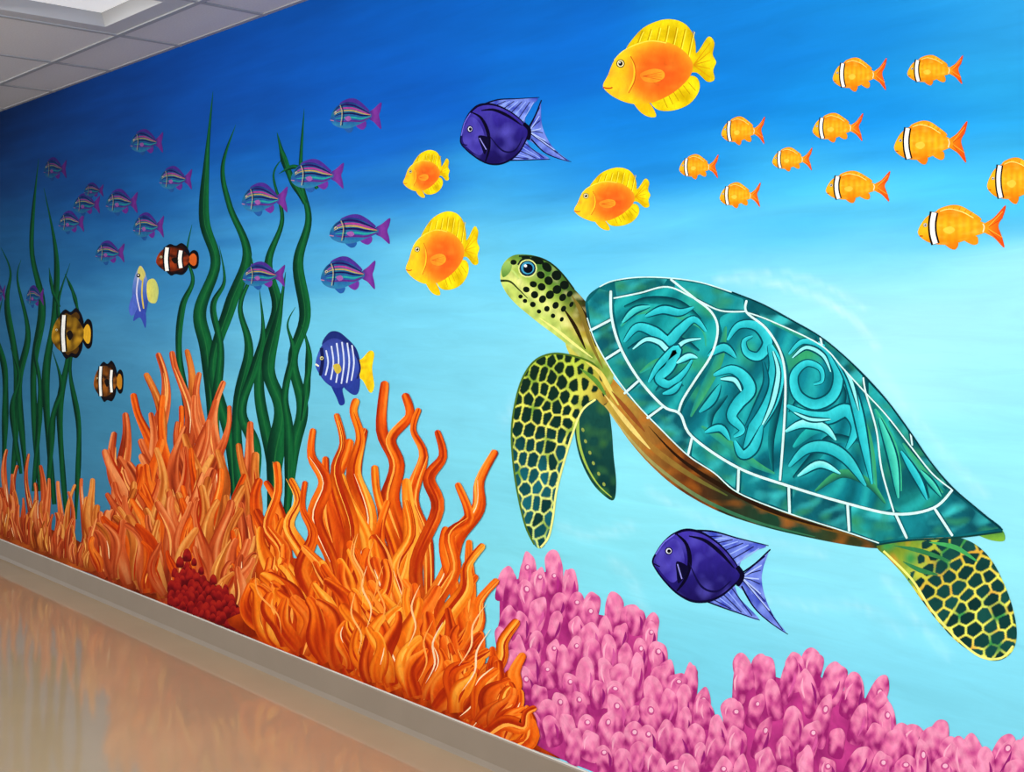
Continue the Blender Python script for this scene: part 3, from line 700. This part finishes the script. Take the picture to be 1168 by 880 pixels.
def tentacle(A, b, t, w, amp, pal, ph, tipw=.5, licks=2):
    bx, by = b; tx, ty = t
    L = math.hypot(tx-bx, ty-by); dx, dy = (tx-bx)/L, (ty-by)/L
    pts = []; m = 9
    fr = 3.2+L/55
    for i in range(m+1):
        s = i/m
        o_ = amp*(math.sin(ph+s*fr)-math.sin(ph+fr)*s-math.sin(ph)*(1-s))*(.5+.5*s)
        pts.append((bx+dx*L*s-dy*o_, by+dy*L*s+dx*o_))
    strand(A, pts, w, pal, tipw, licks, L)
PALB = ['#9c2408', '#cc420a', '#e4600f', '#ee7418', '#f48c2c']
PALC = ['#8e2008', '#bc380a', '#d8500e', '#e66616', '#ee7e28']
PALY = ['#b03808', '#dc5c0e', '#ec7814', '#f48e22', '#f8a838']
PALM = ['#7a2410', '#a83e1a', '#c85426', '#d86c36', '#e88e54']
PALS = ['#80340e', '#a84e1a', '#c46624', '#d87e34', '#e69c4e']
def coral(name, base, tips, centre, fill, pals, nfill, env, w, amp, lenr, fc, bend=.55, minh=70, heroM=1.15, tipw=.5, eps=3e-6, special=None):
    A = Art(name, base, eps)
    A.poly(fill, lambda x, y: mix(fc[0], fc[1], .4+1.3*nz(x, y*.4, .09, 1)), grid=5)
    L = [(t[0], t[1], 1) for t in tips]
    xs = [e[0] for e in env]; ys = [e[1] for e in env]
    for _ in range(nfill):
        x = random.uniform(xs[0], xs[-1]); top = np.interp(x, xs, ys); bot = base_y(x)-minh
        if bot < top: bot = top+8
        L.append((x, top+(bot-top)*random.random()**.9, 0))
    L.sort(key=lambda p: p[1]-(0 if not p[2] else 50))
    sp = sorted(special or [], key=lambda q: q[0][-1][1]); si = 0
    for x, y, hero in L:
        while si < len(sp) and sp[si][0][-1][1]+70 < y:
            strand(A, sp[si][0], sp[si][1], random.choice(pals), .52, 4); si += 1
        ln = random.uniform(*lenr)*(heroM if hero else .85)
        dx, dy = centre[0]-x, centre[1]-y
        n_ = math.hypot(dx, dy) or 1; dx, dy = dx/n_*bend+random.uniform(-.12, .12), dy/n_*bend+(1-bend)
        if dy < .3: dy = .3
        n_ = math.hypot(dx, dy); dx /= n_; dy /= n_
        bx, by = x+dx*ln, y+dy*ln
        for _k in range(12):
            if by <= base_y(bx)-4: break
            ln *= .9; bx, by = x+dx*ln, y+dy*ln
        if ln < 22: continue
        tentacle(A, (bx, by), (x, y), w*random.uniform(.8, 1.25)*min(1, .5+ln/150), amp*random.uniform(.6, 1.3), random.choice(pals), random.random()*6.28, tipw)
    while si < len(sp):
        strand(A, sp[si][0], sp[si][1], random.choice(pals), .52, 4); si += 1
    return A
A = coral('orange_fan_coral', .0006, [(x, y) for x, y in [(-40,490),(-25,505),(-8,500),(8,512),(20,530),(33,517),(46,530),(56,545),(66,548),(78,560),(86,552),(93,545),(99,566),(14,540),(40,550)]],
    (40, 700), [(-70,575),(-40,560),(0,580),(50,600),(95,620),(104,640),(106,base_y(106)-1),(-70,base_y(-70)-1)], [PALS, PALM], 100, [(-70,520),(0,550),(50,570),(100,595),(106,620)], 6.5, 3.5, (50, 90), ('#6a240c', '#b0521c'), .2, 22)
A.build()
A = coral('orange_finger_coral', .0014, [(180,402),(196,400),(213,398),(166,425),(152,448),(143,470),(131,492),(119,512),(228,424),(222,450),(256,434),(247,455),(262,462),(286,480),(272,505),(238,478),(207,462),(186,450),(172,470),(106,545),(112,575),(104,600),(292,515),(297,545),(136,520),(160,500),(280,540)],
    (212, 740), [(110,650),(124,610),(155,570),(185,550),(225,550),(262,575),(285,610),(300,660),(300,base_y(300)-1),(103,base_y(103)-1)], [PALM, PALM, PALS, PALC], 95, [(106,610),(125,545),(160,500),(190,470),(230,490),(262,510),(290,570),(302,630)], 13.5, 10, (130, 220), ('#5a1806', '#a03c18'), .42, 60)
A.build()
A = Art('red_brain_coral', .0030, 3e-6)
mound = [(195,690),(196,668),(204,654),(214,644),(224,654),(238,662),(254,672),(270,688),(286,706),(302,732),(250,710)]
A.poly(mound, lambda x, y: mix('#4a060c', '#8a1214', .5+nz(x, y, .08, 2)), grid=4)
arrm = np.array(mound, float)
pts = []
for _ in range(1400):
    x = random.uniform(194, 302); y = random.uniform(628, 734)
    if not inside(arrm, np.array([x]), np.array([y]))[0] or y > base_y(x)-5: continue
    if all(math.hypot(x-p[0], y-p[1]) > 5.4 for p in pts): pts.append((x, y))
pts += [(206,640),(214,632),(222,640),(200,652),(230,650),(244,660),(258,670)]
pts.sort(key=lambda p: p[1])
for x, y in pts:
    r = random.uniform(3.6, 6.2)
    A.poly([(x-r*.7, y+r*1.2), (x-r*.8, y), (x-r*.3, y-r), (x+r*.3, y-r), (x+r*.8, y), (x+r*.7, y+r*1.2)], lambda a_, b_, y=y, r=r: ramp(['#a02018', '#881416', '#5c0a10'], (b_-y+r)/(2*r)+nz(a_, b_, .2, 1)*.6))
A.build()
SP = [([(478,760),(485,700),(512,650),(522,612),(546,580),(548,548),(567,513)],17), ([(480,790),(490,740),(512,700),(532,672),(534,645),(553,620)],18),
      ([(450,690),(455,630),(440,580),(452,530),(436,490),(440,434)],17), ([(470,700),(462,620),(448,570),(456,530),(447,500),(468,474),(462,448)],16), ([(425,700),(412,640),(420,590),(404,540),(412,500),(404,470),(408,454)],18),
      ([(390,690),(380,640),(360,590),(372,550),(356,520),(358,488)],16), ([(410,720),(398,650),(402,600),(384,540),(392,505),(384,471)],15), ([(480,700),(476,640),(500,580),(490,545),(506,520),(499,490)],15),
      ([(490,690),(488,620),(470,570),(484,520),(472,490),(479,465)],14), ([(510,800),(520,750),(545,712),(548,685),(569,660)],17), ([(530,820),(548,785),(572,752),(575,730),(592,706)],18), ([(540,835),(565,805),(588,785),(588,765),(599,744)],17), ([(550,842),(575,824),(598,828),(602,812),(613,806)],16),
      ([(350,730),(338,680),(350,640),(330,600),(342,570),(332,545)],15), ([(320,715),(312,670),(324,630),(306,600),(318,560),(316,526)],14), ([(360,740),(362,690),(344,650),(358,610),(346,580),(349,548)],13), ([(500,740),(498,690),(520,650),(514,610),(536,590),(522,550)],14), ([(460,770),(464,700),(450,650),(470,610),(464,570)],15)]
bigtips = [(372,520),(400,500),(417,488),(428,530),(390,540),(303,548),(292,580),(464,545),(298,600),(314,585),(324,590),(444,570),(510,600),(545,655),(578,740),(596,778),(600,815),(617,838),(536,615)]
A = coral('orange_anemone', .0034, bigtips, (450, 900), [(286,690),(300,625),(330,635),(380,640),(430,650),(470,680),(505,720),(540,760),(565,795),(590,828),(612,848),(617,base_y(617)-1),(284,base_y(284)-1)],
    [PALB, PALB, PALC, PALY], 115, [(286,660),(320,620),(370,605),(430,610),(480,640),(520,690),(555,725),(585,765),(608,815)], 18, 13, (150, 250), ('#7e1e06', '#c8480c'), .6, 62, 1.1, .5, special=SP)
for _ in range(22):
    x = random.uniform(300, 590); y = random.uniform(600, 820)
    if y > base_y(x)-40 or y < np.interp(x, [300, 430, 520, 600], [640, 640, 700, 800]): continue
    dx = (x-450)*.13
    A.ribbon([(x-dx-3, y+34), (x-dx*.4+4, y+12), (x+dx*.4-3, y-12), (x+dx+5, y-36)], lambda u: 2.2*math.sin(.1+u*2.9), random.choice(['#f8b060', '#fcc488', '#f49a44', '#f0d0a8']), n=5, K=1)
A.build()

# ------------------------------------------------------------------ pink coral
A = Art('pink_cluster_coral', .0008, 2e-6)
ex = [576,600,632,650,672,700,720,742,760,788,806,818,835,848,866,900,925,950,975,1000,1012,1030,1060,1085,1110,1168,1300,1500]
ey = [650,640,634,655,682,688,690,705,760,768,800,825,800,752,750,760,745,768,775,785,810,828,835,850,848,850,840,850]
A.poly([(570,670)]+[(x, y+16) for x, y in zip(ex, ey)]+[(1500, base_y(1500)-2), (570, base_y(570)-2)], lambda x, y: mix('#8c1c64', '#c03c88', .5+nz(x, y, .04, 1)), smooth=False, grid=10)
pts = []
for _ in range(16000):
    x = random.uniform(574, 1500); top = np.interp(x, ex, ey)
    y = random.uniform(top+6, base_y(x)-22)
    if y > 1080: continue
    mind = 15+5*(x > 800)+random.uniform(0, 4)
    if all((x-p[0])**2+((y-p[1])*.75)**2 > mind*mind for p in pts): pts.append((x, y))
for x, y in zip(ex, ey): pts.append((x, y+12))
pts.sort(key=lambda p: p[1])
PK = ['#e890b4', '#e07ca6', '#d66a9c', '#c04a8a', '#942068']
for x, y in pts:
    s = 1.0+.25*(x > 800)*min(1, (x-800)/300)
    w_ = random.uniform(8.5, 12.5)*s; h_ = random.uniform(13, 24)*s; a_ = random.uniform(-.35, .35)+(x-700)*.0003
    sh = random.uniform(-.14, .2); j = [random.uniform(.85, 1.18) for _ in range(8)]
    def R_(u, v, a_=a_, x=x, y=y): return (x+u*math.cos(a_)-v*math.sin(a_), y+u*math.sin(a_)+v*math.cos(a_))
    o_ = [R_(q[0]*jj, q[1]*jj) for q, jj in zip([(-w_*.7, h_*1.25), (-w_*.9, h_*.35), (-w_*.82, -h_*.45), (-w_*.35, -h_*.92), (w_*.3, -h_*.95), (w_*.85, -h_*.5), (w_*.95, h_*.3), (w_*.7, h_*1.25)], j)]
    o_ = [(p[0], min(p[1], base_y(p[0])-2)) for p in o_]
    def cf(px, py, x=x, y=y, w_=w_, h_=h_, sh=sh):
        t = (py-(y-h_))/(2.2*h_)
        e_ = abs((px-x)/w_)
        return ramp(PK, t*.85+sh+e_**3*.35+.8*nz(px, py*.6, .17, 4))
    A.poly(o_, cf, grid=2.6)
    if random.random() < .35:
        ww_ = random.uniform(2, 3)
        A.ribbon([R_(-w_*.5, h_*.4), R_(-w_*.5, -h_*.2), R_(-w_*.15, -h_*.65)], lambda u: ww_*math.sin(.1+u*2.9), random.choice(['#eca4c0', '#e898b8', '#e48cb0']), n=4, K=1)
    if random.random() < .3:
        c_ = R_(w_*.1, -h_*.3)
        A.dot(c_[0], c_[1], w_*.34, h_*.22, '#c04a88', a_); A.dot(c_[0]+.4, c_[1]-.5, w_*.2, h_*.13, '#ecb4cc', a_)
    if random.random() < .55:
        A.ribbon([R_(w_*.4, h_*.9), R_(w_*.6, h_*.2), R_(w_*.5, -h_*.3)], lambda u: 3.4*math.sin(.1+u*2.9), random.choice(['#a42878', '#8c1c6c', '#cc5698']), n=4, K=1)
A.build()
print('layer thickness pink', A.base+A.n*A.eps)

# ------------------------------------------------------------------ room shell
M_FLOOR = simple_mat('polished_vinyl_floor', '#ab9678', .085, 3, .04, spec=.95)
M_BASE = simple_mat('baseboard_vinyl', '#84786a', .4, 6, .04)
M_TRIM = simple_mat('trim_paint', '#d0d2cc', .5, 6, .04)
M_CEIL = simple_mat('ceiling_tile', '#d6d8dc', .9, 120, .05)
M_BAR = simple_mat('ceiling_grid', '#a4a8ae', .6, 5, .03)
M_TRO = simple_mat('light_housing', '#c0c4ca', .6, 5, .03)
M_LENS = simple_mat('light_diffuser', '#e6ecf2', .5, 40, .02, emit=.4)
obj('floor', [(XL, YB, 0), (XR, YB, 0), (XR, .05, 0), (XL, .05, 0)], [(0, 1, 2, 3)], M_FLOOR)
prof = [(0, BB), (-.006, BB), (-.009, BB-.004), (-.010, BB*.5), (-.011, .018), (-.016, .004), (-.018, 0), (0, 0)]
V = [(XL, p[0], p[1]) for p in prof]+[(XR, p[0], p[1]) for p in prof]
n = len(prof); obj('baseboard_mural', V, [(i, (i+1) % n, n+(i+1) % n, n+i) for i in range(n)], M_BASE)
boxes('trim_1', [(XL, XR, -.006, 0, BB, BB+.004)], M_TRIM)
P = .75; x0 = -5.04
gx = [x0+P*k for k in range(-20, 20) if XL < x0+P*k < XR]
gx = [XL]+gx+[XR]
gy = [0, -.3]+[-.3-P*k for k in range(1, 7) if -.3-P*k > YB]+[YB]
lights = set()
for i in range(len(gx)-1):
    for j in range(len(gy)-1):
        k = round((gx[i]-x0)/P)
        if j in (1, 4) and k % 3 == 0 and abs(gx[i]-(x0+P*k)) < 1e-3 and gx[i+1]-gx[i] > .7: lights.add((i, j))
V = []; Fc = []
def q4(p): 
    o_ = len(V); V.extend(p); Fc.append((o_, o_+1, o_+2, o_+3))
for i in range(len(gx)-1):
    for j in range(len(gy)-1):
        if (i, j) in lights: continue
        a0, a1, b0, b1 = gx[i], gx[i+1], gy[j+1], gy[j]
        q4([(a0, b0, CEIL), (a0, b1, CEIL), (a1, b1, CEIL), (a1, b0, CEIL)])
obj('ceiling', V, Fc, M_CEIL)
bars = [(x-.012, x+.012, YB, 0, CEIL-.005, CEIL+.02) for x in gx[1:-1]]+[(XL, XR, y-.012, y+.012, CEIL-.0055, CEIL+.02) for y in gy[1:-1]]
bars.append((XL, XR, -.02, -.0005, CEIL-.004, CEIL+.0))
boxes('trim_2', bars, M_BAR)
for (i, j) in sorted(lights):
    a0, a1, b0, b1 = gx[i]+.013, gx[i+1]-.013, gy[j+1]+.013, gy[j]-.013
    e = bpy.data.objects.new('ceiling_light', None); scene.collection.objects.link(e); e.location = ((a0+a1)/2, (b0+b1)/2, CEIL)
    m_ = .09; a2, a3, b2, b3 = a0+m_, a1-m_, b0+m_, b1-m_
    z0, z1 = CEIL, CEIL+.05
    c = e.location
    o0 = [(a0, b0, z0), (a1, b0, z0), (a1, b1, z0), (a0, b1, z0)]; o1 = [(a2, b2, z0), (a3, b2, z0), (a3, b3, z0), (a2, b3, z0)]
    o2 = [(a2+.03, b2+.03, z1), (a3-.03, b2+.03, z1), (a3-.03, b3-.03, z1), (a2+.03, b3-.03, z1)]
    vv = [tuple(Vector(p)-c) for p in o0+o1+o2]
    ff = [(k, 4+k, 4+(k+1) % 4, (k+1) % 4) for k in range(4)]+[(4+k, 8+k, 8+(k+1) % 4, 4+(k+1) % 4) for k in range(4)]
    obj('housing', vv, ff, M_TRO, e)
    obj('diffuser', [tuple(Vector(p)-c) for p in o2], [(0, 3, 2, 1)], M_LENS, e)

# ------------------------------------------------------------------ lights
def area(name, loc, sx, sy, pw, col=(1, 1, 1), tgt=None):
    l = bpy.data.lights.new(name, 'AREA'); l.shape = 'RECTANGLE'; l.size = sx; l.size_y = sy; l.energy = pw; l.color = col
    o_ = bpy.data.objects.new(name, l); scene.collection.objects.link(o_); o_.location = loc
    if tgt: o_.rotation_euler = (Vector(tgt)-Vector(loc)).to_track_quat('-Z', 'Y').to_euler()
    return o_
for x, p in [(-6.4, 66), (-3.9, 94), (-1.5, 90), (.6, 60)]:
    area('fluorescent_lamp', (x, -2.9, 2.66), 1.3, .9, p, (1, .985, .96), (x, -1.3, 0.3))
w = bpy.data.worlds.new('World'); scene.world = w; w.use_nodes = True
w.node_tree.nodes['Background'].inputs[0].default_value = (.97, .98, 1, 1)
w.node_tree.nodes['Background'].inputs[1].default_value = .95

# ------------------------------------------------------------------ camera
cam = bpy.data.cameras.new('camera'); co = bpy.data.objects.new('camera', cam); scene.collection.objects.link(co)
co.location = (0, -D, CAMZ)
f = Vector((FX, FY, 0)); co.rotation_euler = f.to_track_quat('-Z', 'Y').to_euler()
cam.sensor_fit = 'HORIZONTAL'; cam.sensor_width = 36; cam.lens = F/1168*36; cam.shift_y = -80/1168
cam.clip_start = .05
scene.camera = co
